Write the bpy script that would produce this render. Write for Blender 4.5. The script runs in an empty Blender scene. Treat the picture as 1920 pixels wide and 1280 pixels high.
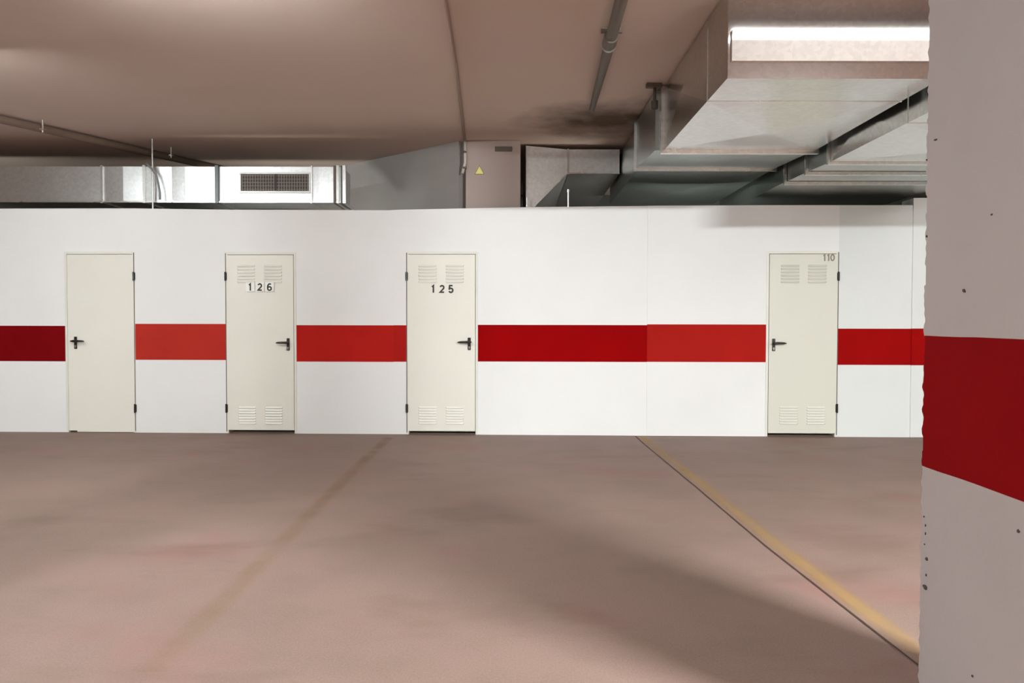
import bpy, bmesh, math, random
from mathutils import Vector, Matrix, noise
random.seed(7)
C = bpy.context.scene.collection
SC = bpy.context.scene
R = math.radians

# ------------------------------------------------------------------ camera
F = 1387.0                                   # focal length in pixels of a 1920 wide frame
CAMZ = 1.265
cd = bpy.data.cameras.new('camera'); cam = bpy.data.objects.new('camera', cd); C.objects.link(cam)
cd.sensor_width = 36.0; cd.lens = F / 1920 * 36.0; cd.clip_start = 0.02
CAMROT = Matrix.Rotation(R(90 - 1.446), 3, 'X') @ Matrix.Rotation(R(0.10), 3, 'Z')
cam.matrix_world = Matrix.Translation((0, 0, CAMZ)) @ CAMROT.to_4x4()
SC.camera = cam

# ------------------------------------------------------------------ world, exposure
w = bpy.data.worlds.new('world'); SC.world = w; w.use_nodes = True
w.node_tree.nodes['Background'].inputs[0].default_value = (0.9, 0.95, 1, 1)
w.node_tree.nodes['Background'].inputs[1].default_value = 0.02
SC.view_settings.view_transform = 'Standard'; SC.view_settings.look = 'None'
SC.view_settings.gamma = 1; SC.view_settings.use_curve_mapping = False
SC.view_settings.exposure = 0.3
SC.cycles.max_bounces = 10; SC.cycles.diffuse_bounces = 6; SC.cycles.glossy_bounces = 5
SC.cycles.sample_clamp_indirect = 4

# lamps: (x, y, z underside, yaw, length, watts, colour)
CEIL = 3.365
LAMPS = [
 ('behind', (3.55, -0.45), 45, .85, 2000, .15),
 ('behind', (-4.2, -0.8), -18, .6, 800, .15),
 ('over',   (-1.9, 4.15), 0, 1.5, 165, .1),
 ('side',   (-4.6, 5.3), 0, 1.5, 120, .1),
 ('right',  (5.4, 5.0), 0, 1.5, 100, .1),  # added unseen fill lamp, brightens the far wall
 ('duct',   (2.45, 4.16), 0, 2.0, 9, .06),
]

# ------------------------------------------------------------------ small helpers
def lin(r, g, b):
    f = lambda c: (c/255/12.92) if c/255 <= .04045 else ((c/255+.055)/1.055)**2.4
    return (f(r), f(g), f(b), 1)

def ray(px, py):
    d = CAMROT @ Vector((px - 960, 640 - py, -F))
    return d.normalized()
CAM = Vector((0, 0, CAMZ))
def on_z(px, py, z):
    d = ray(px, py); return CAM + d * ((z - CAMZ) / d.z)
def on_y(px, py, y):
    d = ray(px, py); return CAM + d * (y / d.y)

# far partition wall: plane through W0, turned a little
WY = -0.0291; WANG = math.atan(WY); W0 = Vector((0, 8.329, 0))
WT = Vector((math.cos(WANG), math.sin(WANG), 0)); WN = Vector((-math.sin(WANG), math.cos(WANG), 0))
def on_wall(px, py):
    d = ray(px, py); t = (W0 - CAM).dot(WN) / d.dot(WN); p = CAM + d*t
    return ((p - W0).dot(WT), p.z)

class MB:
    def __init__(s): s.v = []; s.f = []; s.m = []
    def add(s, vs, fs, mi=0):
        o = len(s.v); s.v += [tuple(v) for v in vs]; s.f += [tuple(i+o for i in f) for f in fs]; s.m += [mi]*len(fs)
    def box(s, a, b, mi=0):
        x0,y0,z0 = a; x1,y1,z1 = b
        s.add([(x0,y0,z0),(x1,y0,z0),(x1,y1,z0),(x0,y1,z0),(x0,y0,z1),(x1,y0,z1),(x1,y1,z1),(x0,y1,z1)],
              [(0,3,2,1),(4,5,6,7),(0,1,5,4),(1,2,6,5),(2,3,7,6),(3,0,4,7)], mi)
    def tube(s, pts, r, n=12, mi=0, caps=True):
        pts = [Vector(p) for p in pts]; o = len(s.v); rings = []
        for i, p in enumerate(pts):
            d = (pts[min(i+1, len(pts)-1)] - pts[max(i-1, 0)]).normalized()
            a = Vector((0,0,1)) if abs(d.z) < .9 else Vector((1,0,0))
            u = d.cross(a).normalized(); v = d.cross(u).normalized()
            rr = r[i] if isinstance(r, (list, tuple)) else r
            rings.append([p + (u*math.cos(2*math.pi*k/n) + v*math.sin(2*math.pi*k/n))*rr for k in range(n)])
        vs = [q for rg in rings for q in rg]; fs = []
        for i in range(len(pts)-1):
            for k in range(n):
                fs.append((i*n+k, i*n+(k+1)%n, (i+1)*n+(k+1)%n, (i+1)*n+k))
        if caps: fs.append(tuple(range(n))[::-1]); fs.append(tuple((len(pts)-1)*n+k for k in range(n)))
        s.add(vs, fs, mi)
    def prism(s, poly, axis, a, b, mi=0):
        """poly: 2D points; axis 'y': (x,z) extruded from y=a to y=b; 'z': (x,y) a..b; 'x': (y,z)"""
        n = len(poly)
        def P(p, t):
            return {'y': (p[0], t, p[1]), 'z': (p[0], p[1], t), 'x': (t, p[0], p[1])}[axis]
        vs = [P(p, a) for p in poly] + [P(p, b) for p in poly]
        s.add(vs, [tuple(range(n)), tuple(range(2*n-1, n-1, -1))] + [(i, i+n, (i+1)%n+n, (i+1)%n) for i in range(n)], mi)
    def build(s, name, mats, parent=None, bevel=0, smooth=False, seg=2):
        me = bpy.data.meshes.new(name); me.from_pydata(s.v, [], s.f)
        mats = mats if isinstance(mats, (list, tuple)) else [mats]
        for m in mats: me.materials.append(m)
        for p, mi in zip(me.polygons, s.m): p.material_index = mi; p.use_smooth = smooth
        bm = bmesh.new(); bm.from_mesh(me); bmesh.ops.recalc_face_normals(bm, faces=bm.faces[:]); bm.to_mesh(me); bm.free()
        o = bpy.data.objects.new(name, me); C.objects.link(o)
        if parent: o.parent = parent
        if bevel:
            b = o.modifiers.new('bevel', 'BEVEL'); b.width = bevel; b.segments = seg; b.limit_method = 'ANGLE'; b.angle_limit = R(35)
        return o

def tag(o, label=None, cat=None, group=None, kind=None):
    if label: o['label'] = label
    if cat: o['category'] = cat
    if group: o['group'] = group
    if kind: o['kind'] = kind
    return o
def empty(name, loc=(0,0,0), rz=0, parent=None):
    o = bpy.data.objects.new(name, None); C.objects.link(o); o.location = loc; o.rotation_euler = (0,0,rz)
    o.empty_display_size = .1
    if parent: o.parent = parent
    return o

# ------------------------------------------------------------------ materials
def newmat(name):
    m = bpy.data.materials.new(name); m.use_nodes = True
    return m, m.node_tree, m.node_tree.nodes['Principled BSDF']
def N(nt, t, **kw):
    n = nt.nodes.new(t)
    for k, v in kw.items(): setattr(n, k, v)
    return n
def coords(nt, scale=(1,1,1)):
    g = N(nt, 'ShaderNodeNewGeometry'); mp = N(nt, 'ShaderNodeMapping'); mp.inputs['Scale'].default_value = scale
    nt.links.new(g.outputs['Position'], mp.inputs['Vector']); return mp.outputs['Vector']
def noisetex(nt, vec, scale, detail=4, rough=.55):
    n = N(nt, 'ShaderNodeTexNoise'); n.inputs['Scale'].default_value = scale; n.inputs['Detail'].default_value = detail
    n.inputs['Roughness'].default_value = rough; nt.links.new(vec, n.inputs['Vector']); return n.outputs['Fac']
def ramp(nt, fac, stops):
    r = N(nt, 'ShaderNodeValToRGB'); e = r.color_ramp.elements
    while len(e) < len(stops): e.new(.5)
    for i, (p, c) in enumerate(stops): e[i].position = p; e[i].color = c if len(c) == 4 else (*c, 1)
    nt.links.new(fac, r.inputs['Fac']); return r.outputs['Color']
def mix(nt, fac, a, b, mode='MIX'):
    m = N(nt, 'ShaderNodeMix', data_type='RGBA', blend_type=mode)
    for s, v in ((m.inputs[0], fac), (m.inputs[6], a), (m.inputs[7], b)):
        if hasattr(v, 'links') or isinstance(v, bpy.types.NodeSocket): nt.links.new(v, s)
        else: s.default_value = v
    return m.outputs[2]
def bump(nt, bs, h, strength, dist=.01):
    b = N(nt, 'ShaderNodeBump'); b.inputs['Strength'].default_value = strength; b.inputs['Distance'].default_value = dist
    nt.links.new(h, b.inputs['Height']); nt.links.new(b.outputs['Normal'], bs.inputs['Normal'])

def plaster(name, col, var=.05, rough=.75, scale=1.5, bmp=.25, tint=None, fine=60):
    m, nt, bs = newmat(name)
    v = coords(nt); n1 = noisetex(nt, v, scale, 4); n2 = noisetex(nt, v, fine, 3)
    lo = tuple(c*(1-var) for c in col[:3]) + (1,); hi = tuple(min(1, c*(1+var)) for c in col[:3]) + (1,)
    if tint: lo = tint
    c = ramp(nt, n1, [(.3, lo), (.7, hi)])
    nt.links.new(c, bs.inputs['Base Color']); bs.inputs['Roughness'].default_value = rough
    bump(nt, bs, n2, bmp, .004)
    return m
def simple(name, col, rough=.5, metal=0, var=.04, scale=20):
    m, nt, bs = newmat(name); v = coords(nt); n = noisetex(nt, v, scale, 3)
    c = ramp(nt, n, [(.3, tuple(x*(1-var) for x in col[:3])), (.7, tuple(min(1, x*(1+var)) for x in col[:3]))])
    nt.links.new(c, bs.inputs['Base Color']); bs.inputs['Roughness'].default_value = rough; bs.inputs['Metallic'].default_value = metal
    return m
def galvanised(name, col=(.61,.605,.58,1), rough=.22, spread=.12, bmp=.12):
    m, nt, bs = newmat(name); v = coords(nt)
    vo = N(nt, 'ShaderNodeTexVoronoi'); vo.inputs['Scale'].default_value = 38; nt.links.new(v, vo.inputs['Vector'])
    big = noisetex(nt, v, 1.6, 3); sp = N(nt, 'ShaderNodeSeparateColor'); nt.links.new(vo.outputs['Color'], sp.inputs[0])
    c = ramp(nt, sp.outputs[0], [(0, tuple(x*.93 for x in col[:3])), (1, tuple(min(1, x*1.06) for x in col[:3]))])
    nt.links.new(c, bs.inputs['Base Color']); bs.inputs['Metallic'].default_value = 1
    mr = N(nt, 'ShaderNodeMapRange'); mr.inputs['To Min'].default_value = rough - spread/2; mr.inputs['To Max'].default_value = rough + spread/2
    nt.links.new(big, mr.inputs['Value']); nt.links.new(mr.outputs[0], bs.inputs['Roughness'])
    bump(nt, bs, big, bmp, .03)
    return m

WHITE = lin(236, 234, 231)
M_wall = plaster('white_wall_paint', WHITE, .025, .7, .9, .2)
M_wall2 = plaster('grey_white_wall_paint', lin(222, 223, 219), .03, .7, .9, .2)
M_wallside = plaster('bare_block', lin(120, 116, 110), .1, .9)
M_door = simple('cream_door_enamel', lin(233, 229, 217), .42, 0, .012, 2)
M_door_b = simple('cream_grey_door_enamel', lin(216, 213, 199), .42, 0, .012, 2)
M_frame = simple('door_frame_enamel', lin(228, 225, 213), .45, 0, .02, 4)
M_gap = simple('shadow_gap_steel', lin(88, 76, 66), .7)
M_black = simple('black_plastic', lin(28, 22, 18), .35)
M_steel = simple('bright_steel', lin(190, 188, 182), .3, .9)
M_num = simple('dark_number_ink', lin(50, 46, 38), .6)
M_numfade = simple('faded_number_ink', lin(140, 136, 118), .7)
M_sticker = simple('white_sticker', lin(242, 240, 234), .5)
def redpaint(name, col, rough=.85, var=.06):
    m = plaster(name, lin(*col), var, rough, 2.2, .12); m.node_tree.nodes['Principled BSDF'].inputs['Specular IOR Level'].default_value = .06; return m
REDS = [redpaint('red_paint_dark_left', (116, 5, 10)), redpaint('red_paint_faded', (176, 48, 38)), redpaint('red_paint_bright', (176, 32, 26)),
        redpaint('red_paint_deep', (146, 2, 4)), redpaint('red_paint_worn', (168, 30, 24)), redpaint('red_paint_corner', (150, 8, 8))]
M_pillar = plaster('pillar_paint', lin(160, 149, 146), .05, .75, 1.3, .35, fine=90)
M_pillar_red = redpaint('pillar_red_paint', (118, 5, 9))
M_chip = simple('exposed_chip', lin(70, 60, 54), .9)
M_concrete = plaster('grey_concrete', lin(150, 144, 140), .06, .85, 1.6, .4)
M_column = plaster('column_paint', lin(172, 156, 148), .05, .8, 1.2, .3)
M_dark = plaster('dark_back_room', lin(80, 80, 76), .1, .9)
M_galv = galvanised('galvanised_sheet')
M_galv_front = galvanised('galvanised_sheet_smooth', (.52,.47,.45,1), .11, .04, .03)  # near face: brown ceiling reflection deepened in the metal's colour
M_galv_shaded = galvanised('galvanised_sheet_dull', (.42,.45,.43,1), .30, .1, .15)  # same sheet, shade of the far duct sections put into its colour
M_flange = galvanised('duct_flange_steel', (.72,.72,.70,1), .28, .1, .05)
M_pipe = simple('dark_pipe_paint', lin(92, 80, 68), .55, 0, .06)
M_pipe_light = simple('pipe_ring_steel', lin(170, 160, 150), .35, .7)
M_conduit = simple('conduit_ceiling_paint', lin(150, 124, 110), .7)
M_conduit_w = simple('conduit_grey_plastic', lin(196, 188, 178), .5)
M_yellow = simple('sign_yellow', lin(232, 226, 130), .5)
M_signrim = simple('sign_rim', lin(110, 100, 60), .6)

# ceiling: painted concrete with brown staining and the large duct's shade painted as one patch
def mk_ceiling():
    m, nt, bs = newmat('ceiling_paint'); v = coords(nt)
    n1 = noisetex(nt, v, .5, 3); n2 = noisetex(nt, v, 80, 3)
    c = ramp(nt, n1, [(.3, lin(194,172,160)), (.5, lin(199,178,166)), (.7, lin(199,181,164))])
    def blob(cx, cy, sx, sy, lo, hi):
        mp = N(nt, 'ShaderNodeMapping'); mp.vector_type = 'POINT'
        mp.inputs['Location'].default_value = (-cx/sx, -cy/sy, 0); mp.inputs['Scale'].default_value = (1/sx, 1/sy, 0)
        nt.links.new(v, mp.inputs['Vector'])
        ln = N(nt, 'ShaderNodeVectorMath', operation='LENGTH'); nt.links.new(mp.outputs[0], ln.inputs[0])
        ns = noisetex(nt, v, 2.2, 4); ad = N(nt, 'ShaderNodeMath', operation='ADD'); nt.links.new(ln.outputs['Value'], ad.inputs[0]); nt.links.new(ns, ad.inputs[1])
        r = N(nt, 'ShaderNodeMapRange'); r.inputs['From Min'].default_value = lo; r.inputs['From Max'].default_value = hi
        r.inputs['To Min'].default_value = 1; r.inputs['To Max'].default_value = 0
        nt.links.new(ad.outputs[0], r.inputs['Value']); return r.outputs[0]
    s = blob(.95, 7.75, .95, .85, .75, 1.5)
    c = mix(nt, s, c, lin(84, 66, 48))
    nt.links.new(c, bs.inputs['Base Color']); bs.inputs['Roughness'].default_value = .85
    bump(nt, bs, n2, .2, .004); return m
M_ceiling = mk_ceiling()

def mk_floor():
    m, nt, bs = newmat('floor_paint'); v = coords(nt)
    n1 = noisetex(nt, v, .55, 4); n2 = noisetex(nt, v, 1.7, 5, .6); n3 = noisetex(nt, v, 120, 3)
    base = ramp(nt, n1, [(.3, lin(118,93,83)), (.5, lin(126,101,90)), (.7, lin(133,108,97))])
    worn = ramp(nt, n2, [(.32, lin(106,87,72)), (.55, lin(128,103,92)), (.72, lin(136,103,94))])
    c = mix(nt, .45, base, worn)
    g = mix(nt, .22, c, ramp(nt, n3, [(.3, lin(112,94,86)), (.7, lin(166,146,136))]))
    n4 = noisetex(nt, v, .9, 3); rr_ = ramp(nt, n4, [(.56, (0,0,0)), (.68, (.4,.4,.4))])
    g = mix(nt, rr_, g, lin(138,92,88))
    n5 = noisetex(nt, coords(nt, (1, 2.2, 1)), .8, 4, .6); dd_ = ramp(nt, n5, [(.28, (.5,.5,.5)), (.45, (0,0,0))])
    g = mix(nt, dd_, g, lin(104,82,68))
    nt.links.new(g, bs.inputs['Base Color']); bs.inputs['Roughness'].default_value = .62
    bs.inputs['Specular IOR Level'].default_value = .35
    bump(nt, bs, n3, .15, .003); return m
M_floor = mk_floor()

def mk_line(name, col, lo, hi, scale):
    m, nt, bs = newmat(name); v = coords(nt); n = noisetex(nt, v, scale, 5, .65)
    tc = N(nt, 'ShaderNodeTexCoord'); sx = N(nt, 'ShaderNodeSeparateXYZ'); nt.links.new(tc.outputs['UV'], sx.inputs[0])
    # worn across the width: strongest in the middle of the stripe, feathered to both edges
    a = N(nt, 'ShaderNodeMath', operation='SUBTRACT'); nt.links.new(sx.outputs[0], a.inputs[0]); a.inputs[1].default_value = .5
    b = N(nt, 'ShaderNodeMath', operation='ABSOLUTE'); nt.links.new(a.outputs[0], b.inputs[0])
    e = N(nt, 'ShaderNodeMapRange'); e.inputs['From Min'].default_value = .15; e.inputs['From Max'].default_value = .5
    e.inputs['To Min'].default_value = .78; e.inputs['To Max'].default_value = 0; nt.links.new(b.outputs[0], e.inputs['Value'])
    r = N(nt, 'ShaderNodeMapRange'); r.inputs['From Min'].default_value = lo; r.inputs['From Max'].default_value = hi; nt.links.new(n, r.inputs['Value'])
    # worn along the length too
    l = N(nt, 'ShaderNodeMapRange'); l.inputs['To Min'].default_value = 1; l.inputs['To Max'].default_value = .35 if 'faded' in name else .9
    nt.links.new(sx.outputs[1], l.inputs['Value'])
    mu = N(nt, 'ShaderNodeMath', operation='MULTIPLY'); nt.links.new(e.outputs[0], mu.inputs[0]); nt.links.new(r.outputs[0], mu.inputs[1])
    m2 = N(nt, 'ShaderNodeMath', operation='MULTIPLY'); nt.links.new(mu.outputs[0], m2.inputs[0]); nt.links.new(l.outputs[0], m2.inputs[1])
    bs.inputs['Base Color'].default_value = lin(*col); bs.inputs['Roughness'].default_value = .6
    nt.links.new(m2.outputs[0], bs.inputs['Alpha']); return m

# ------------------------------------------------------------------ room shell
FX0, FX1, FY0, FY1 = -13.0, 9.0, -7.0, 12.2
mb = MB(); mb.box((FX0, FY0, -.2), (FX1, FY1, 0))
tag(mb.build('floor', M_floor), 'mauve painted concrete garage floor', 'floor', kind='structure')
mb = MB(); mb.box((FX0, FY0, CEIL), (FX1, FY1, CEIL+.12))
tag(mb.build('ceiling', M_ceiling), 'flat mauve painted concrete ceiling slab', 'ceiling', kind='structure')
for nm, a, b, lb in (('wall_left', (FX0-.2, FY0, 0), (FX0, FY1, CEIL), 'side wall far beyond the left of the frame'),
                 ('wall_right', (FX1, FY0, 0), (FX1+.2, FY1, CEIL), 'side wall beyond the right pillar'),
                 ('wall_front', (FX0, FY0-.2, 0), (FX1, FY0, CEIL), 'garage wall behind the viewpoint')):
    mb = MB(); mb.box(a, b); tag(mb.build(nm, M_wall2), lb, 'wall', kind='structure')
mb = MB(); mb.box((FX0, FY1, 0), (FX1, FY1+.2, CEIL)); tag(mb.build('wall_rear', M_dark), 'dark wall behind the storage rooms', 'wall', kind='structure')

# doors measured on the wall: left, right, top, bottom pixels
DOORS = [dict(l=123, r=254, t=472, b=811, hinge='r', handle=(143, 641), vents=False),
         dict(l=423.5, r=556, t=473, b=814, hinge='l', handle=(541, 644), vents=True, num='126'),
         dict(l=762, r=896, t=472, b=815, hinge='l', handle=(880, 643), vents=True, num='125'),
         dict(l=1436, r=1571, t=471, b=819, hinge='r', handle=(1450, 645), vents=True, num='110')]
def U(px, py=640): return on_wall(px, py)[0]
for d in DOORS:
    d['u0'] = (on_wall(d['l'], 640)[0]); d['u1'] = on_wall(d['r'], 640)[0]; d['z1'] = on_wall((d['l']+d['r'])/2, d['t'])[1]

# ------------------------------------------------------------------ partition wall
wall_objs = []
TH = .15
mats = [M_wall, M_wall2, M_wallside] + REDS
def solid(mb, u0, u1, zt, zb0, zb1, red, white=0):
    mb.box((u0, 0, 0), (u1, TH, zb0), white); mb.box((u0, 0, zb0), (u1, TH, zb1), 3+red); 
    top(mb, u0, u1, zb1, white)
TOPS = [(-400, 391), (0, 391), (250, 390.5), (430, 393), (730, 394), (748, 393), (1000, 388), (1213, 387.5), (1216, 384.5), (1800, 384.5)]
def top(mb, u0, u1, z, mi):
    T = [on_wall(*p) for p in TOPS]
    def h(u):
        for a, b in zip(T[:-1], T[1:]):
            if a[0] <= u <= b[0]: return a[1] + (b[1]-a[1])*(u-a[0])/(b[0]-a[0])
        return T[0][1] if u < T[0][0] else T[-1][1]
    us = [u0] + [t[0] for t in T if u0+.01 < t[0] < u1-.01] + [u1]
    mb.prism([(u0, z)] + [(u, h(u)) for u in us] + [(u1, z)], 'y', 0, TH, mi)
def zz(px, py): return on_wall(px, py)[1]
mb = MB()
D = DOORS
ztL = zz(300, 391.5); ztC = zz(620, 394); ztM = zz(1000, 388); ztR = zz(1500, 385)
solid(mb, -12.95, D[0]['u0'], ztL, zz(60, 677), zz(60, 610.5), 0)
solid(mb, D[0]['u1'], D[1]['u0'], ztL, zz(340, 674.5), zz(340, 607), 1)
u740 = U(740)
solid(mb, D[1]['u1'], U(738), ztC, zz(650, 678), zz(650, 609.5), 2)
solid(mb, U(738), D[2]['u0'], ztM, zz(750, 678), zz(750, 609.5), 4)
solid(mb, D[2]['u1'], U(1213), ztM, zz(1050, 678), zz(1050, 609), 3)
solid(mb, U(1213)+.0015, D[3]['u0'], ztR, zz(1320, 678.5), zz(1320, 608), 4)
solid(mb, D[3]['u1'], U(1708), ztR, zz(1640, 684), zz(1640, 616), 5, 1)
for d, zt in zip(D, (ztL, ztC, ztM, ztR)):
    top(mb, d['u0'], d['u1'], d['z1'], 0)
ob = mb.build('wall_back', mats); ob.location = W0; ob.rotation_euler = (0,0,WANG)
tag(ob, 'white partition wall with red band stopping short of ceiling', 'wall', kind='structure')
mb = MB(); zc = zz(1722, 371)
mb.box((U(1708), -.012, 0), (8.98, TH+.1, zz(1722, 684.5))); mb.box((U(1708), -.012, zz(1722, 684.5)), (8.98, TH+.1, zz(1722, 616)), 1)
mb.box((U(1708), -.012, zz(1722, 616)), (8.98, TH+.1, zc))
ob = mb.build('wall_corner', [M_wall2, REDS[5]], bevel=.006); ob.location = W0; ob.rotation_euler = (0,0,WANG)
tag(ob, 'slightly taller white wall end with red band beside the pillar', 'wall', kind='structure')

# ------------------------------------------------------------------ doors
def arc(cx, cy, rx, ry, a0, a1, n=14): return [(cx+rx*math.cos(R(a0+(a1-a0)*k/n)), cy+ry*math.sin(R(a0+(a1-a0)*k/n))) for k in range(n+1)]
GLYPH = {'1': [[(-.17, .76), (.02, .92), (.02, .0)]],
 '2': [arc(0, .68, .23, .24, 165, -35) + [(-.24, .07), (.27, .07)]],
 '5': [[(.23, .93), (-.15, .93), (-.21, .50)] + arc(0, .31, .25, .27, 140, -160)],
 '6': [arc(.04, .5, .29, .42, 55, 180) + arc(0, .29, .25, .24, 180, 540, 22)],
 '0': [arc(0, .5, .24, .43, 0, 360, 26)]}
def digits(txt, h, mat, name, parent, loc, pitch=.6, wt=.2):
    """numbers drawn with thick strokes in the xz plane, front face at loc.y"""
    mb = MB()
    for i, ch in enumerate(txt):
        ox = (i-(len(txt)-1)/2)*pitch*h
        for path in GLYPH[ch]:
            P = [Vector((ox+x*h, y*h)) for x, y in path]; hw = wt*h/2; L, Rr = [], []
            for k, p in enumerate(P):
                a = (P[k]-P[k-1]).normalized() if k else (P[1]-P[0]).normalized(); b = (P[k+1]-P[k]).normalized() if k < len(P)-1 else a
                t = (a+b).normalized(); n = Vector((-t.y, t.x)); s = hw/max(.45, n.dot(Vector((-a.y, a.x))))
                L.append(p+n*s); Rr.append(p-n*s)
            for k in range(len(P)-1):
                q = [L[k], L[k+1], Rr[k+1], Rr[k]]
                mb.add([(v.x, 0, v.y) for v in q] + [(v.x, .0012, v.y) for v in q], [(0,1,2,3), (7,6,5,4), (0,4,5,1), (2,6,7,3)])
    o = mb.build(name, mat, parent); o.location = loc; return o

LBL = ['plain cream steel door without vents or number', 'cream steel door numbered 126 on white stickers',
       'cream steel door numbered 125, third from the left', 'cream grey steel door beside the pillar, small faded number at top corner']
for i, d in enumerate(DOORS):
    W = d['u1'] - d['u0']; H = d['z1']; uc = (d['u0'] + d['u1'])/2
    base = W0 + WT*uc
    root = empty('door_%d' % (i+1), base, WANG)
    tag(root, LBL[i], 'door', 'storage room doors', 'structure')
    dm = M_door_b if i == 3 else M_door
    hs = 1 if d['hinge'] == 'r' else -1                       # hinge side
    fw = .026
    mb = MB()                                                 # frame: two jambs and head, just proud of the plaster
    mb.box((-W/2, -.006, 0), (-W/2+fw, TH-.02, H)); mb.box((W/2-fw, -.006, 0), (W/2, TH-.02, H)); mb.box((-W/2+fw, -.006, H-fw), (W/2-fw, TH-.02, H))
    mb.build('door_frame', M_frame, root, bevel=.002)
    mb = MB(); mb.box((-W/2+fw, .03, 0), (W/2-fw, TH-.03, .012)); mb.build('threshold', M_gap, root)
    gap = .005; zb = .038 if i else .02
    lx0, lx1 = -W/2+fw+gap, W/2-fw-gap
    if hs > 0: lx1 = W/2 - .012
    else: lx0 = -W/2 + .012
    lz1 = H-fw-gap
    y0 = -.008
    mb = MB(); mb.box((lx0, y0, zb), (lx1, y0+.04, lz1))
    leaf = mb.build('door_leaf', dm, root, bevel=.0025)
    if i == 0:                                                # dented sealing strip along the bottom
        mb = MB(); mb.box((lx0+.10, y0-.004, .006), (lx1, y0+.03, .022)); mb.build('bottom_strip', M_frame, leaf)
    # dark rebate line at hinge side
    mb = MB(); xh = hs*(W/2 - .006); mb.box((xh-.004, -.0085, .02), (xh+.004, -.004, H-.01)); mb.build('rebate', M_gap, root)
    for zh in (zz(d['l' if hs<0 else 'r'], 518), zz(d['l' if hs<0 else 'r'], 765)):
        mb = MB(); mb.tube([(xh, -.016, zh-.05), (xh, -.016, zh+.05)], .011, 10); mb.box((xh-.014, -.012, zh-.042), (xh+.014, -.006, zh+.042))
        mb.build('hinge', M_black, root, smooth=False)
    # handle on the leaf
    hu, hz = on_wall(*d['handle']); hx = hu - uc
    h = MB()
    h.box((hx-.017, y0-.009, hz-.078), (hx+.017, y0, hz+.062)) 
    plate = h.build('handle_plate', M_black, leaf, bevel=.006, seg=3)
    l = MB(); dr = hs
    l.tube([(hx, y0-.004, hz+.012), (hx, y0-.052, hz+.012)], .012, 12)
    l.tube([(hx-dr*.03, y0-.052, hz+.012), (hx, y0-.055, hz+.012), (hx+dr*.05, y0-.055, hz+.013), (hx+dr*.1, y0-.054, hz+.012), (hx+dr*.125, y0-.050, hz+.010)],
           [.008, .014, .0125, .011, .006], 12)
    l.build('lever', M_black, plate, smooth=True)
    k = MB(); k.tube([(hx, y0-.009, hz-.045), (hx, y0-.0125, hz-.045)], .0085, 14); k.box((hx-.004, y0-.0125, hz-.068), (hx+.004, y0-.0105, hz-.045))
    tag(k.build('keyhole', M_steel, plate), 'bright steel keyhole')
    # louvre groups
    if d['vents']:
        groups = [(.27, 1), (.685, 1)]
        for (py_c, nsl, strong) in (((513, 6, 1)), ((778, 7, .8))):
            zc_ = zz((d['l']+d['r'])/2, py_c)
            for fx in (.30, .70):
                xc = lx0 + (lx1-lx0)*fx; wv = .205; pit = .036 if nsl == 6 else .030
                v = MB()
                for s in range(nsl):
                    z = zc_ + (s-(nsl-1)/2)*pit
                    hh = pit*.62; dep = .011*strong
                    # pressed louvre: closed at the top, open lip at the bottom, tapered ends
                    e = .012
                    vs = [(xc-wv/2, y0, z+hh/2), (xc+wv/2, y0, z+hh/2), (xc+wv/2-e, y0-dep, z-hh/2), (xc-wv/2+e, y0-dep, z-hh/2), (xc-wv/2, y0, z-hh/2), (xc+wv/2, y0, z-hh/2)]
                    v.add(vs, [(0,3,2,1), (0,4,3), (1,2,5)], 0)
                    v.add([(xc-wv/2+e, y0-dep+.0005, z-hh/2), (xc+wv/2-e, y0-dep+.0005, z-hh/2), (xc+wv/2, y0-.0003, z-hh/2-.0), (xc-wv/2, y0-.0003, z-hh/2)], [(0,1,2,3)], 1)
                v.build('vent_louvres', [dm, M_gap], leaf)
    # numbers
    if d.get('num') == '126':
        for ch, px in zip('126', (470.5, 488.5, 506.5)):
            u, z = on_wall(px, 538); x = u-uc
            s = MB(); s.box((x-.05, y0-.0135, z-.052), (x+.05, y0-.0125, z+.052)); st = s.build('number_sticker', M_sticker, leaf)
            digits(ch, .082, M_num, 'number', st, (x, y0-.015, z-.041))
    elif d.get('num') == '125':
        for ch, px in zip('125', (812.5, 829, 845.5)):
            u, z = on_wall(px, 541.5); digits(ch, .086, M_num, 'number', leaf, (u-uc, y0-.0015, z-.043), wt=.22)
    elif d.get('num') == '110':
        u, z = on_wall(1553, 483); digits('110', .075, M_numfade, 'number', leaf, (u-uc, y0-.0015, z-.037), .58, .2)

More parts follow.
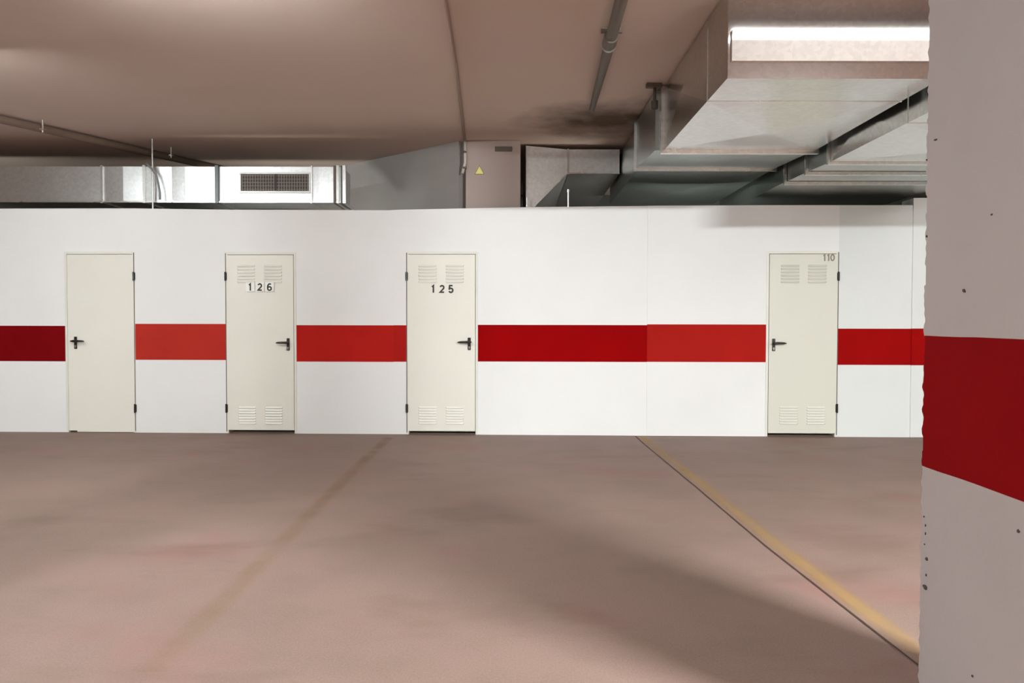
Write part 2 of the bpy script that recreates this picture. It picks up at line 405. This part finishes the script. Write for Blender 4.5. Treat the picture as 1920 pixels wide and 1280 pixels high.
# ------------------------------------------------------------------ pillar on the right, roughly plastered edge
def pillar():
    x0, x1, ya, yb = 1.338, 1.84, 1.83, 2.41
    zt = [0]; rows = []
    zs = [CEIL*i/420 for i in range(421)]
    # band heights
    zb1 = on_y(1732, 629.5, 2.41).z; zb0 = on_y(1732, 872, 2.41).z
    zs = sorted([z for z in zs if abs(z-zb0) > .006 and abs(z-zb1) > .006] + [zb0, zb1])
    ys = [ya, ya+.15, ya+.3, yb-.2, yb-.1, yb-.035, yb-.012]
    mb = MB(); grid = []
    for z in zs:
        j = (noise.noise(Vector((z*9, 3.1, 0)))*.008 + noise.noise(Vector((z*42, 1.7, 5)))*.011)
        ch = max(0, noise.noise(Vector((z*13, 9.1, 2)))-.12)*.07
        row = []
        for k, y in enumerate(ys):
            wv = noise.noise(Vector((y*2, z*2, 0)))*.0015
            zo = 0
            if abs(z-zb0) < .001 or abs(z-zb1) < .001: zo = noise.noise(Vector((y*9, z, 8)))*.004
            row.append((x0+wv, y, z+zo))
        e = yb + j - ch
        row.append((x0+.003+ch*.3, e-.003, z)); row.append((x0+.02, e+.001, z))
        row.append((x1, yb, z)); row.append((x1, ya, z))
        grid.append(row)
    n = len(grid[0]); vs = [p for r in grid for p in r]; 
    for i in range(len(grid)-1):
        zc = (zs[i]+zs[i+1])/2; mi = 1 if zb0 < zc < zb1 else 0
        fs = [(i*n+k, i*n+(k+1)%n, (i+1)*n+(k+1)%n, (i+1)*n+k) for k in range(n)]
        if i == 0: mb.add(vs, fs, mi)
        else: mb.f += fs; mb.m += [mi]*len(fs)
    mb.f += [tuple(range(n)), tuple((len(grid)-1)*n+k for k in range(n))]; mb.m += [0, 0]
    p = mb.build('pillar', [M_pillar, M_pillar_red])
    tag(p, 'large white pillar with broad red band and ragged edge in the right foreground', 'pillar')
    def chip(px, py, s, asp=1.0, rot=0):
        d = ray(px, py); q = CAM + d*(x0/d.x)
        if q.y > yb-.006: q.y = yb-.008
        c = MB(); pts = []
        for k in range(9):
            a = 2*math.pi*k/9; r = s*(.7+.5*random.random()); yy, z2 = math.cos(a)*r*asp, math.sin(a)*r
            pts.append((q.y + yy*math.cos(rot)-z2*math.sin(rot), q.z + yy*math.sin(rot)+z2*math.cos(rot)))
        c.prism(pts, 'x', x0-.0025, x0+.002); c.build('plaster_chip', M_chip, p)
    chip(1808, 545, .0055, 1.6, .6); chip(1860, 402, .003); chip(1910, 996, .005); chip(1738, 1048, .007)
    chip(1735, 1100, .008, 1.6); chip(1736, 985, .004, .6); chip(1733, 968, .003); chip(1824, 1267, .004); chip(1755, 262, .003, 3)
    chip(1738, 443, .004); chip(1736, 1000, .004, .5); chip(1734, 1020, .003); chip(1737, 1078, .004, .6); chip(1738, 300, .003, .6)
pillar()
def far_pillar():
    mb = MB(); mb.box((-3.6, 2.0, 0), (-3.05, 2.6, 1.0)); mb.box((-3.6, 2.0, 1.0), (-3.05, 2.6, 1.24), 1); mb.box((-3.6, 2.0, 1.24), (-3.05, 2.6, CEIL))
    tag(mb.build('pillar', [M_pillar, M_pillar_red], bevel=.008), 'white pillar with red band outside the left of the frame', 'pillar')
far_pillar()

# ------------------------------------------------------------------ floor markings
def strip(name, pts, width_side, z, mat, thick=.0012):
    """pts: floor points of the centre line; width: list of half widths"""
    me = bpy.data.meshes.new(name); vs = []; uv = []; fs = []
    n = len(pts)
    for i, p in enumerate(pts):
        d = (pts[min(i+1,n-1)] - pts[max(i-1,0)]); d.z = 0; d.normalize(); s = Vector((d.y, -d.x, 0))
        h = width_side[i] if isinstance(width_side, list) else width_side
        vs += [tuple(p - s*h + Vector((0,0,z))), tuple(p + s*h + Vector((0,0,z)))]; uv += [(0, i/(n-1)), (1, i/(n-1))]
    for i in range(n-1): fs.append((2*i, 2*i+1, 2*i+3, 2*i+2))
    me.from_pydata(vs, [], fs); ul = me.uv_layers.new(name='UVMap')
    for p in me.polygons:
        for li, vi in zip(p.loop_indices, p.vertices): ul.data[li].uv = uv[vi]
    me.materials.append(mat); o = bpy.data.objects.new(name, me); C.objects.link(o); return o
def poly(pxs, k=24):
    P = [on_z(px, py, 0) for px, py in pxs]; out = []
    for a, b in zip(P[:-1], P[1:]):
        out += [a.lerp(b, t/k) for t in range(k)]
    return out + [P[-1]]
M_line_r = mk_line('yellow_line_paint', (186, 148, 84), .2, .85, 1.4)
M_line_l = mk_line('faded_yellow_line_paint', (160, 124, 80), .25, .95, 2.0)
jp = poly([(1192, 818), (1206, 831), (1312, 919), (1437, 1025), (1700, 1231), (1780, 1292)], 8)
sh = [p + Vector((.075, .0, 0)) for p in jp]
tag(strip('parking_line', sh, .068, .002, M_line_r), 'worn yellow parking line along the floor joint on the right', 'parking line', 'yellow parking lines')
lp = poly([(728, 820), (640, 905), (560, 985), (480, 1065), (280, 1260)], 8)
tag(strip('parking_line', lp, .075, .002, M_line_l), 'almost worn-off yellow parking line on the left half of the floor', 'parking line', 'yellow parking lines')
M_joint = simple('joint_sealant', lin(62, 44, 30), .8)
mb = MB()
for a, b in zip(jp[:-1], jp[1:]):
    d = (b-a).normalized(); s = Vector((d.y, -d.x, 0))*.0045
    mb.add([a-s+Vector((0,0,.0035)), a+s+Vector((0,0,.0035)), b+s+Vector((0,0,.0035)), b-s+Vector((0,0,.0035))], [(0,1,2,3)])
tag(mb.build('trim_1', M_joint), 'thin dark sealed joint running across the floor', 'floor joint', kind='structure')

# ------------------------------------------------------------------ behind and above the partition
mb = MB(); a = Vector((-.62, 8.62)); b = Vector((-4.9, 12.19))
nrm = Vector((b.y-a.y, a.x-b.x)).normalized()*.12
mb.prism([(a.x, a.y), (b.x, b.y), (b.x+nrm.x, b.y+nrm.y), (a.x+nrm.x, a.y+nrm.y)], 'z', 0, CEIL)
tag(mb.build('wall_angled', M_concrete), 'grey angled wall seen above the partition beside the silver duct', 'wall', kind='structure')
CY = 8.57
cxl, cxr = on_y(873, 320, CY).x, on_y(976, 320, CY).x
mb = MB(); mb.box((cxl, CY, 0), (cxr, CY+.5, CEIL))
col = mb.build('concrete_column', M_column, bevel=.01)
tag(col, 'mauve grey concrete column rising behind the partition wall', 'column')
p0 = on_y(928, 275, CY); p1 = on_y(960, 284, CY)
mb = MB(); mb.box((p0.x, CY-.018, p1.z), (p1.x, CY, p0.z)); mb.build('cable_plate', M_pipe, col, bevel=.003)
# yellow warning triangle
c = on_y(899, 319, CY); s = .056
mb = MB(); mb.prism([(c.x-s, c.z-s*.85), (c.x+s, c.z-s*.85), (c.x, c.z+s*.95)], 'y', CY-.006, CY)
sg = mb.build('warning_sign', M_signrim); tag(sg, 'small yellow triangular warning sign on the column', 'sign')
mb = MB(); s2 = s*.86; mb.prism([(c.x-s2, c.z-s*.78), (c.x+s2, c.z-s*.78), (c.x, c.z+s*.80)], 'y', CY-.0075, CY-.0061); mb.build('sign_face', M_yellow, sg)
# conduit: down the column then along the ceiling
q0 = on_y(868, 325, CY-.03); q1 = on_y(872, 268, CY-.03)
rt = empty('conduit', (q1.x, CY-.03, CEIL-.03)); tag(rt, 'thin ceiling conduit dropping down the left edge of the column', 'conduit')
def rel(e, p): return Vector(p) - e.location
mb = MB(); mb.tube([rel(rt, (q1.x, CY-.04, CEIL-.02)), rel(rt, (q1.x, CY-.04, q0.z+.12)), rel(rt, (q0.x-.005, CY-.04, q0.z))], .016, 12)
mb.build('drop_pipe', M_conduit_w, rt, smooth=True)
for zc_ in (q0.z+.06, q0.z+.24):
    mb = MB(); mb.tube([rel(rt, (q1.x-.006, CY-.04, zc_-.012)), rel(rt, (q1.x-.006, CY-.04, zc_+.012))], .023, 12); mb.build('pipe_clamp', M_pipe, rt)
c0 = on_z(832, -20, CEIL-.012); c1 = on_z(856, 130, CEIL-.012)
mb = MB(); mb.tube([rel(rt, (c0.x, c0.y-1.2, CEIL-.012)), rel(rt, c0), rel(rt, c1), rel(rt, (q1.x, CY-.05, CEIL-.014))], .014, 10)
mb.build('ceiling_pipe', M_conduit, rt, smooth=True)

# ------------------------------------------------------------------ sprinkler pipe on the ceiling
r = .043
P0 = on_z(1165, 0, CEIL-.05); P1 = on_z(1110, 205, CEIL-.05)
rt = empty('water_pipe', (P0.x, P0.y, CEIL-.05)); tag(rt, 'dark grey pipe with a coupling running along the ceiling', 'pipe')
dirp = (P1-P0).normalized(); Pn = P0 - dirp*3.2
mb = MB(); mb.tube([rel(rt, Pn), rel(rt, P1 - dirp*1.6), rel(rt, P1)], [r, r*.95, r*.62], 18); mb.build('pipe_run', M_pipe, rt, smooth=True)
mid = on_z(1143, 80, CEIL-.05)
mb = MB(); mb.tube([rel(rt, mid-dirp*.13), rel(rt, mid+dirp*.02)], r*1.22, 18); mb.build('coupling', M_pipe, rt, smooth=False)
mb = MB(); mb.tube([rel(rt, mid+dirp*.03), rel(rt, mid+dirp*.055)], r*1.28, 18); tag(mb.build('steel_ring', M_pipe_light, rt), 'shiny steel ring')
for t in (-.13,):
    q = mid + dirp*t
    mb = MB(); mb.box(rel(rt, (q.x-.075, q.y-.012, CEIL-.03)), rel(rt, (q.x+.075, q.y+.012, CEIL-.0))); mb.build('pipe_bracket', M_pipe, rt)

# dark pipe on the far left of the ceiling
A0 = on_z(-260, 165, CEIL-.05); A1 = on_z(420, 318, CEIL-.05)
rt = empty('drain_pipe', (A0.x, A0.y, CEIL-.05)); tag(rt, 'brown pipe slanting along the ceiling above the left duct', 'pipe')
mb = MB(); mb.tube([rel(rt, A0), rel(rt, A0.lerp(A1,.5)), rel(rt, A1)], .042, 16); mb.build('pipe_run', simple('brown_pipe_paint', lin(104, 84, 70), .7), rt, smooth=True)
for px, py in ((87, 244), (325, 292)):
    q = on_z(px, py, CEIL-.09); q.z = CEIL
    mb = MB(); mb.tube([rel(rt, (q.x, q.y-.06, CEIL)), rel(rt, (q.x, q.y-.06, CEIL-.13))], .009, 8); mb.box(rel(rt, (q.x-.022, q.y-.08, CEIL-.105)), rel(rt, (q.x+.022, q.y-.04, CEIL-.09)))
    mb.build('hanger_bolt', M_pipe_light, rt)

# ------------------------------------------------------------------ ducts
def duct_section(parent, name, x0, x1, y0, y1, zb0, zb1, zt, mat, crease=.0, seams=()):
    """rectangular section running along y; bottom goes from zb0 (near) to zb1 (far), cross-broken panel"""
    mb = MB()
    vs = [(x0,y0,zb0),(x1,y0,zb0),(x1,y1,zb1),(x0,y1,zb1),(x0,y0,zt),(x1,y0,zt),(x1,y1,zt),(x0,y1,zt)]
    fs = [(4,5,6,7),(1,2,6,5),(2,3,7,6)]
    mb.add(vs, fs, 0); mb.add(vs, [(0,1,5,4)], 1)
    # side facing -x with cross break
    ym = (y0+y1)/2; zm = (zb0+zt)/2
    c = (x0-crease*.6, ym, zm); mb.add([vs[0], vs[3], vs[7], vs[4], c], [(0,1,4),(1,2,4),(2,3,4),(3,0,4)], 0)
    xm = (x0+x1)/2; c = (xm, ym, (zb0+zb1)/2 - crease)
    mb.add([vs[0], vs[1], vs[2], vs[3], c], [(0,1,4),(1,2,4),(2,3,4),(3,0,4)], 0)
    return mb.build(name, mat, parent)
def ring(parent, x0, x1, y, z0, z1, t=.03, d=.014, name='flange', mat=None):
    mb = MB(); mb.box((x0-t, y-d, z0-t), (x1+t, y+d, z0)); mb.box((x0-t, y-d, z0), (x0, y+d, z1)); mb.box((x1, y-d, z0), (x1+t, y+d, z1)); mb.box((x0-t, y-d, z1), (x1+t, y+d, z1+min(t, .02)))
    return mb.build(name, mat or M_flange, parent)
H = CAMZ
# A: the large duct
ZB = H + 1.53; AX0, AX1 = 1.344, 2.68
da = empty('ventilation_duct', (AX0, 4.66, ZB)); tag(da, 'large galvanised duct under the ceiling with a bright panel facing the viewer', 'duct', 'galvanised ventilation ducts')
da_off = da.location.copy()
def A(fn, *a, **k):
    o = fn(da, *a, **k); o.location = -da_off; return o
A(duct_section, 'duct_section', AX0, AX1, 4.66, 5.14, ZB, ZB, CEIL-.012, [M_galv, M_galv_front], .003)
A(duct_section, 'duct_section', AX0, AX1, 5.146, 6.58, ZB, ZB, CEIL-.012, [M_galv, M_galv], .035)
A(ring, AX0, AX1, 5.143, ZB, CEIL-.03, .004, .004, name='seam')
A(ring, AX0, AX1, 6.60, ZB, CEIL-.03, .03, .022)
A(duct_section, 'duct_section', 1.27, AX1, 6.62, 7.60, ZB+.005, ZB+.05, CEIL-.04, [M_galv_shaded, M_galv_shaded], .006)
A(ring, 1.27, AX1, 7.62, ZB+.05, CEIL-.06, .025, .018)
A(duct_section, 'duct_section', 1.30, AX1, 7.64, 9.9, ZB+.055, ZB+.055, CEIL-.06, [M_galv_shaded, M_galv_shaded], .03)
# bottom corner trim of the near edge
mb = MB(); mb.box((AX0-.004, 4.652, ZB-.006), (AX1+.004, 4.672, ZB+.01)); o = mb.build('corner_strip', M_galv_front, da); o.location = -da_off
# added pale panel standing in for a lamp's reflection on the duct face
z_lo, z_hi = on_y(1500, 115, 4.65).z, on_y(1500, 57, 4.65).z
mb = MB(); mb.add([(AX0+.02, 4.640, z_lo), (AX1-.02, 4.640, z_lo), (AX1-.02, 4.640, z_hi), (AX0+.02, 4.640, z_hi), (AX0+.02, 4.66, z_lo), (AX1-.02, 4.66, z_lo), (AX1-.02, 4.66, z_hi), (AX0+.02, 4.66, z_hi)],
    [(0,1,2,3),(0,4,5,1),(3,2,6,7),(0,3,7,4),(1,5,6,2)]); o = mb.build('cover_panel', galvanised('cover_panel_sheet', (.72,.66,.62,1), .05, .01, .008), da); o.location = -da_off
# B: the lower duct beside it
bpy.data.materials['cover_panel_sheet'].node_tree.nodes['Principled BSDF'].inputs['Metallic'].default_value = .55
ZB2 = H + 1.40; BX0, BX1 = 2.76, 4.5
db = empty('ventilation_duct', (BX0, 4.66, ZB2)); tag(db, 'lower galvanised duct between the large duct and the pillar', 'duct', 'galvanised ventilation ducts')
off_b = db.location.copy()
def B(fn, *a, **k):
    o = fn(db, *a, **k); o.location = -off_b; return o
zt = H + 1.78
B(duct_section, 'duct_section', BX0, BX1, 4.66, 5.2, ZB2, ZB2, zt, [M_galv, M_galv], .004)
B(ring, BX0, BX1, 5.203, ZB2, zt, .004, .004, name='seam')
B(duct_section, 'duct_section', BX0, BX1, 5.206, 6.45, ZB2, ZB2, zt, [M_galv, M_galv], .03)
B(ring, BX0, BX1, 6.47, ZB2, zt, .022, .016)
B(duct_section, 'duct_section', BX0, BX1, 6.49, 6.92, ZB2+.0, ZB2+.015, zt, [M_galv_shaded, M_galv_shaded], .005)
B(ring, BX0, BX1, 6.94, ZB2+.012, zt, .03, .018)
B(duct_section, 'duct_section', BX0, BX1, 6.96, 7.45, ZB2+.015, ZB2+.025, zt, [M_galv_shaded, M_galv_shaded], .006)
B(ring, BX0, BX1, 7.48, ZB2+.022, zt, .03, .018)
B(duct_section, 'duct_section', BX0, BX1, 7.5, 9.9, ZB2+.03, ZB2+.03, zt, [M_galv_shaded, M_galv_shaded], .03)
for y in (6.47, 7.48):
    for x in (BX0+.25, BX1-.2):
        mb = MB(); mb.tube([(x, y, zt), (x, y, CEIL)], .006, 8); o = mb.build('hanger_rod', M_steel, db); o.location = -off_b
# D: duct joining from the left behind the partition
DY = 8.75
def q(px, py): p = on_y(px, py, DY); return (p.x, p.z)
xr = 1.26
pl = [q(986, 273), q(986, 404), q(992, 400), q(1005, 385), q(1065, 325.5), (xr, q(1180, 325.5)[1]), (xr, q(1180, 280)[1]), q(1065, 280)]
dd = empty('ventilation_duct', (pl[1][0], DY, pl[1][1])); tag(dd, 'grey duct with a sloped end between column and large duct', 'duct', 'galvanised ventilation ducts')
off_d = dd.location.copy()
M_galv_d = galvanised('galvanised_sheet_mauve', (.62,.58,.56,1), .42, .1, .1)
xs = pl[4][0]
left = [pl[0], pl[1], pl[2], pl[3], (xs-.004, pl[4][1]-.004), (xs-.004, pl[7][1])]
mb = MB(); mb.prism(left, 'y', DY, 11.2); mb.f; o = mb.build('sloped_section', M_galv_d, dd); o.location = -off_d
mb = MB(); mb.prism([(xs+.004, pl[7][1]), (xs+.004, pl[4][1]), pl[5], pl[6]], 'y', DY, 11.2); o = mb.build('duct_section', M_galv_d, dd); o.location = -off_d
mb = MB(); mb.prism([(xs-.012, pl[7][1]+.005), (xs-.012, pl[4][1]-.012), (xs+.012, pl[4][1]-.008), (xs+.012, pl[7][1]+.005)], 'y', DY-.01, 11.2); o = mb.build('flange', M_flange, dd); o.location = -off_d
mb = MB(); a1 = Vector((pl[3][0], pl[3][1])); b1 = Vector((pl[4][0], pl[4][1])); n1 = Vector((.0, .014))
mb.prism([(a1.x, a1.y), (b1.x, b1.y), (b1.x, b1.y+.014), (a1.x-.003, a1.y+.014)], 'y', DY-.008, DY+.01); o = mb.build('edge_trim', M_flange, dd); o.location = -off_d
mb = MB(); z_ = pl[4][1]; mb.box((xs, DY-.008, z_-.002), (xr, DY+.01, z_+.012)); o = mb.build('edge_trim', M_flange, dd); o.location = -off_d

# hanger rods standing in front of the duct
def rod(px, y0, y1, Y, rr, label, grp=None, cap=False):
    a, b = on_y(px, y0, Y), on_y(px, y1, Y)
    top = CEIL if y0 < 330 else a.z
    e = MB(); e.tube([(a.x, Y, b.z), (a.x, Y, top)], rr, 10)
    if cap: e.tube([(a.x, Y, a.z-.02), (a.x, Y, a.z+.01)], rr*1.7, 10)
    return tag(e.build('threaded_rod', M_flange, None, smooth=False), label, 'rod', grp)
rod(1065.5, 357, 400, 8.62, .011, 'short metal rod sticking up below the dark duct corner', 'short rods behind the wall', True)
rod(988, 370, 400, 8.62, .007, 'short thin rod sticking up at the foot of the column', 'short rods behind the wall')

# E: bright duct on the left with air grille
EY = 8.60
z0 = on_y(400, 379.5, EY).z; z1 = on_y(400, 312.5, EY).z; xe = on_y(648, 340, EY).x
de = empty('ventilation_duct', (xe, EY, z0)); tag(de, 'long bright silver duct with an air grille above the left doors', 'duct', 'galvanised ventilation ducts')
off_e = de.location.copy()
def put(o): o.location = -off_e; return o
def X(px): return on_y(px, 345, EY).x
M_galv_e = galvanised('galvanised_sheet_bright', (.66,.66,.65,1), .34, .08, .05)
def esec(xs_off, depth=.45):
    """front face facetted: list of (px, bulge)"""
    mb = MB(); pts = [(X(px), EY - bz) for px, bz in xs_off]
    polyl = [(x, y) for x, y in pts] + [(pts[-1][0], EY+depth), (pts[0][0], EY+depth)]
    mb.prism(polyl, 'z', z0, z1); return put(mb.build('duct_section', M_galv_e, de))
sections = [[(-700, 0), (-300, .01), (100, .004), (190, .0)],
            [(194, .0), (232, .012), (270, .002)],
            [(274, .002), (300, .006), (322, .000), (348, .009), (373, .003), (406, .006)],
            [(411, .002), (450, .010), (540, .012), (583, .003)],
            [(586, .003), (598, .008), (626, .0)],
            [(630, .0), (641, .004)]]
for s in sections: esec(s)
def ebar(px, wpx, proud, mat=M_flange, name='flange', ext=.012):
    mb = MB(); a, b = X(px-wpx/2), X(px+wpx/2)
    mb.box((a, EY-proud, z0-ext), (b, EY, z1+ext)); mb.box((a, EY, z0-ext), (b, EY+.46, z0)); return put(mb.build(name, mat, de))
ebar(192, 4.5, .02); ebar(272, 5, .03, M_flange); ebar(408, 6, .035, simple('dark_flange', lin(96, 98, 98), .4, .6)); ebar(584.5, 3, .02)
ebar(628, 4, .024, simple('brown_gasket', lin(110, 96, 88), .6)); ebar(634, 5, .03); ebar(641, 3, .02, bpy.data.materials['dark_flange']); ebar(646.5, 6, .036)
mb = MB(); mb.box((X(-700), EY-.016, z0-.004), (X(641), EY+.004, z0+.012)); put(mb.build('bottom_lip', M_flange, de))
# grille
gl, gr = X(453), X(580); gz1 = on_y(516, 327, EY).z; gz0 = on_y(516, 358.5, EY).z
mb = MB(); fr = .022; Yg = EY-.026
mb.box((gl-fr, Yg, gz0-fr), (gr+fr, EY-.0, gz0)); mb.box((gl-fr, Yg, gz1), (gr+fr, EY, gz1+fr)); mb.box((gl-fr, Yg, gz0), (gl, EY, gz1)); mb.box((gr, Yg, gz0), (gr+fr, EY, gz1))
gf = put(mb.build('air_grille', simple('grille_frame_white', lin(225, 228, 222), .35, .2), de, bevel=.002))
M_slat = simple('grille_slats', lin(136, 126, 118), .5, .1); M_gdark = simple('grille_inside', lin(74, 70, 66), .9)
mb = MB(); mb.box((gl, EY-.0135, gz0), (gr, EY-.0125, gz1)); mb.build('grille_back', M_gdark, gf)
mb = MB(); n = 26
for k in range(n):
    x = gl + (gr-gl)*(k+.5)/n; mb.add([(x-.006, Yg+.004, gz0), (x+.006, Yg+.012, gz0), (x+.006, Yg+.012, gz1), (x-.006, Yg+.004, gz1)], [(0,1,2,3)])
for k in range(5):
    z = gz0 + (gz1-gz0)*(k+.5)/5; mb.box((gl, Yg+.001, z-.0035), (gr, Yg+.004, z+.0035))
mb.build('slats', M_slat, gf)
xm = X(518); mb = MB(); mb.box((xm-.011, Yg-.002, gz0), (xm+.011, Yg+.006, gz1)); mb.build('centre_bar', M_gdark, gf)
# rods and cable in front of this duct
rod(286, 325, 400, EY-.055, .010, 'long hanger rod in front of the left silver duct')
cb = bpy.data.curves.new('cable', 'CURVE')
pts = [on_y(*p, EY-.09) for p in ((274, 306), (284, 316), (292, 326), (297, 345), (300, 362), (300, 374))]
mb = MB(); mb.tube(pts, .012, 10); tag(mb.build('cable', simple('grey_cable', lin(128,130,128), .5), None, smooth=True), 'grey cable curving down in front of the left silver duct', 'cable')

# bracket and clamp at the shoulder of the large duct
p = on_z(1238, 172, CEIL-.02)
rt = empty('pipe_hanger', (1.22, 6.55, CEIL)); tag(rt, 'brown bracket with a short pipe stub beside the large duct', 'bracket')
mb = MB(); mb.box((-.045, -.03, -.035), (.09, .03, 0)); mb.build('mounting_plate', M_pipe, rt, bevel=.004)
mb = MB(); mb.tube([(.03, 0, -.035), (.03, 0, -.16)], .014, 12); mb.tube([(.03,0,-.15),(.03,0,-.22)], .03, 12); mb.build('pipe_stub', simple('dark_brown_stub', lin(60, 48, 38), .7), rt)

# added fill lamps, unseen behind the partition, lightening far ceiling and duct undersides
for x, en in ((-7.0, 9), (-2.9, 13), (2.1, 42)):
    e = empty('storage_lamp', (x, 8.4815+WY*x, 2.2), WANG); tag(e, 'slim lamp on the storage room side of the partition wall', 'lamp', 'storage room lamps')
    mb = MB(); mb.box((-.6, 0, -.04), (.6, .03, .04)); mb.build('base', M_frame, e, bevel=.004)
    mb = MB(); mb.prism([(.03, -.03), (.075, -.02), (.085, 0), (.075, .02), (.03, .03)], 'x', -.57, .57); mb.build('diffuser', simple('storage_lamp_diffuser', lin(230,230,220), .3), e)
    ld = bpy.data.lights.new('storage_light', 'AREA'); ld.shape = 'RECTANGLE'; ld.size = 1.1; ld.size_y = .1; ld.energy = en; ld.color = (.96, 1, .94)
    lo = bpy.data.objects.new('storage_light', ld); C.objects.link(lo); lo.parent = e; lo.location = (0, .1, 0); lo.rotation_euler = (R(90+20), 0, 0)

# ------------------------------------------------------------------ lamps (all out of the frame, over the traffic lane)
def tube_mat(i, strength):
    m, nt, bs = newmat('lamp_tube_%d' % i); bs.inputs['Base Color'].default_value = (.9,.9,.9,1)
    bs.inputs['Emission Color'].default_value = (.90,.98,1,1); bs.inputs['Emission Strength'].default_value = strength; return m
M_house = simple('lamp_housing', lin(225, 225, 222), .4)
LL = {'behind': ['fluorescent lamp on the ceiling behind the viewpoint to the right', 'fluorescent lamp on the ceiling behind the viewpoint to the left'],
      'over': ['fluorescent lamp on the ceiling above the viewpoint'], 'side': ['fluorescent lamp on the ceiling beyond the left of the frame'],
      'right': ['fluorescent lamp on the ceiling hidden beyond the right pillar'], 'duct': ['fluorescent lamp on the ceiling in front of the large duct']}
for i, (kind, (x, y), yaw, L, wt, drop) in enumerate(LAMPS):
    e = empty('fluorescent_lamp', (x, y, CEIL-drop), R(yaw)); tag(e, LL[kind].pop(0), 'lamp', 'ceiling fluorescent lamps')
    wide = kind == 'duct'; hw = .11 if wide else .13
    mb = MB(); mb.box((-L/2, -hw, -.045), (L/2, hw, 0)); mb.build('housing', M_house, e, bevel=.006)
    if wide:
        area = (L-.06)*(.13 + .05) ; mt = tube_mat(i, wt/(math.pi*area))
        mb = MB(); mb.box((-L/2+.03, -.065, -.07), (L/2-.03, .065, -.046)); mb.build('diffuser', mt, e)
    else:
        rr = .019; area = 2*2*math.pi*rr*(L-.06); mt = tube_mat(i, wt/(math.pi*area))
        for sg_ in (-.03, .03):
            mb = MB(); mb.tube([(-L/2+.03, sg_, -.072), (L/2-.03, sg_, -.072)], rr, 8, caps=False); mb.build('tube', mt, e)
    for q_ in (-1, 1):
        mb = MB(); mb.box((q_*(L/2-.015)-.015, -hw, -.095), (q_*(L/2-.015)+.015, hw, -.046)); mb.build('end_cap', M_house, e)
        mb = MB(); mb.tube([(q_*(L/2-.2), 0, 0), (q_*(L/2-.2), 0, drop)], .005, 8); mb.build('suspension_rod', M_steel, e)
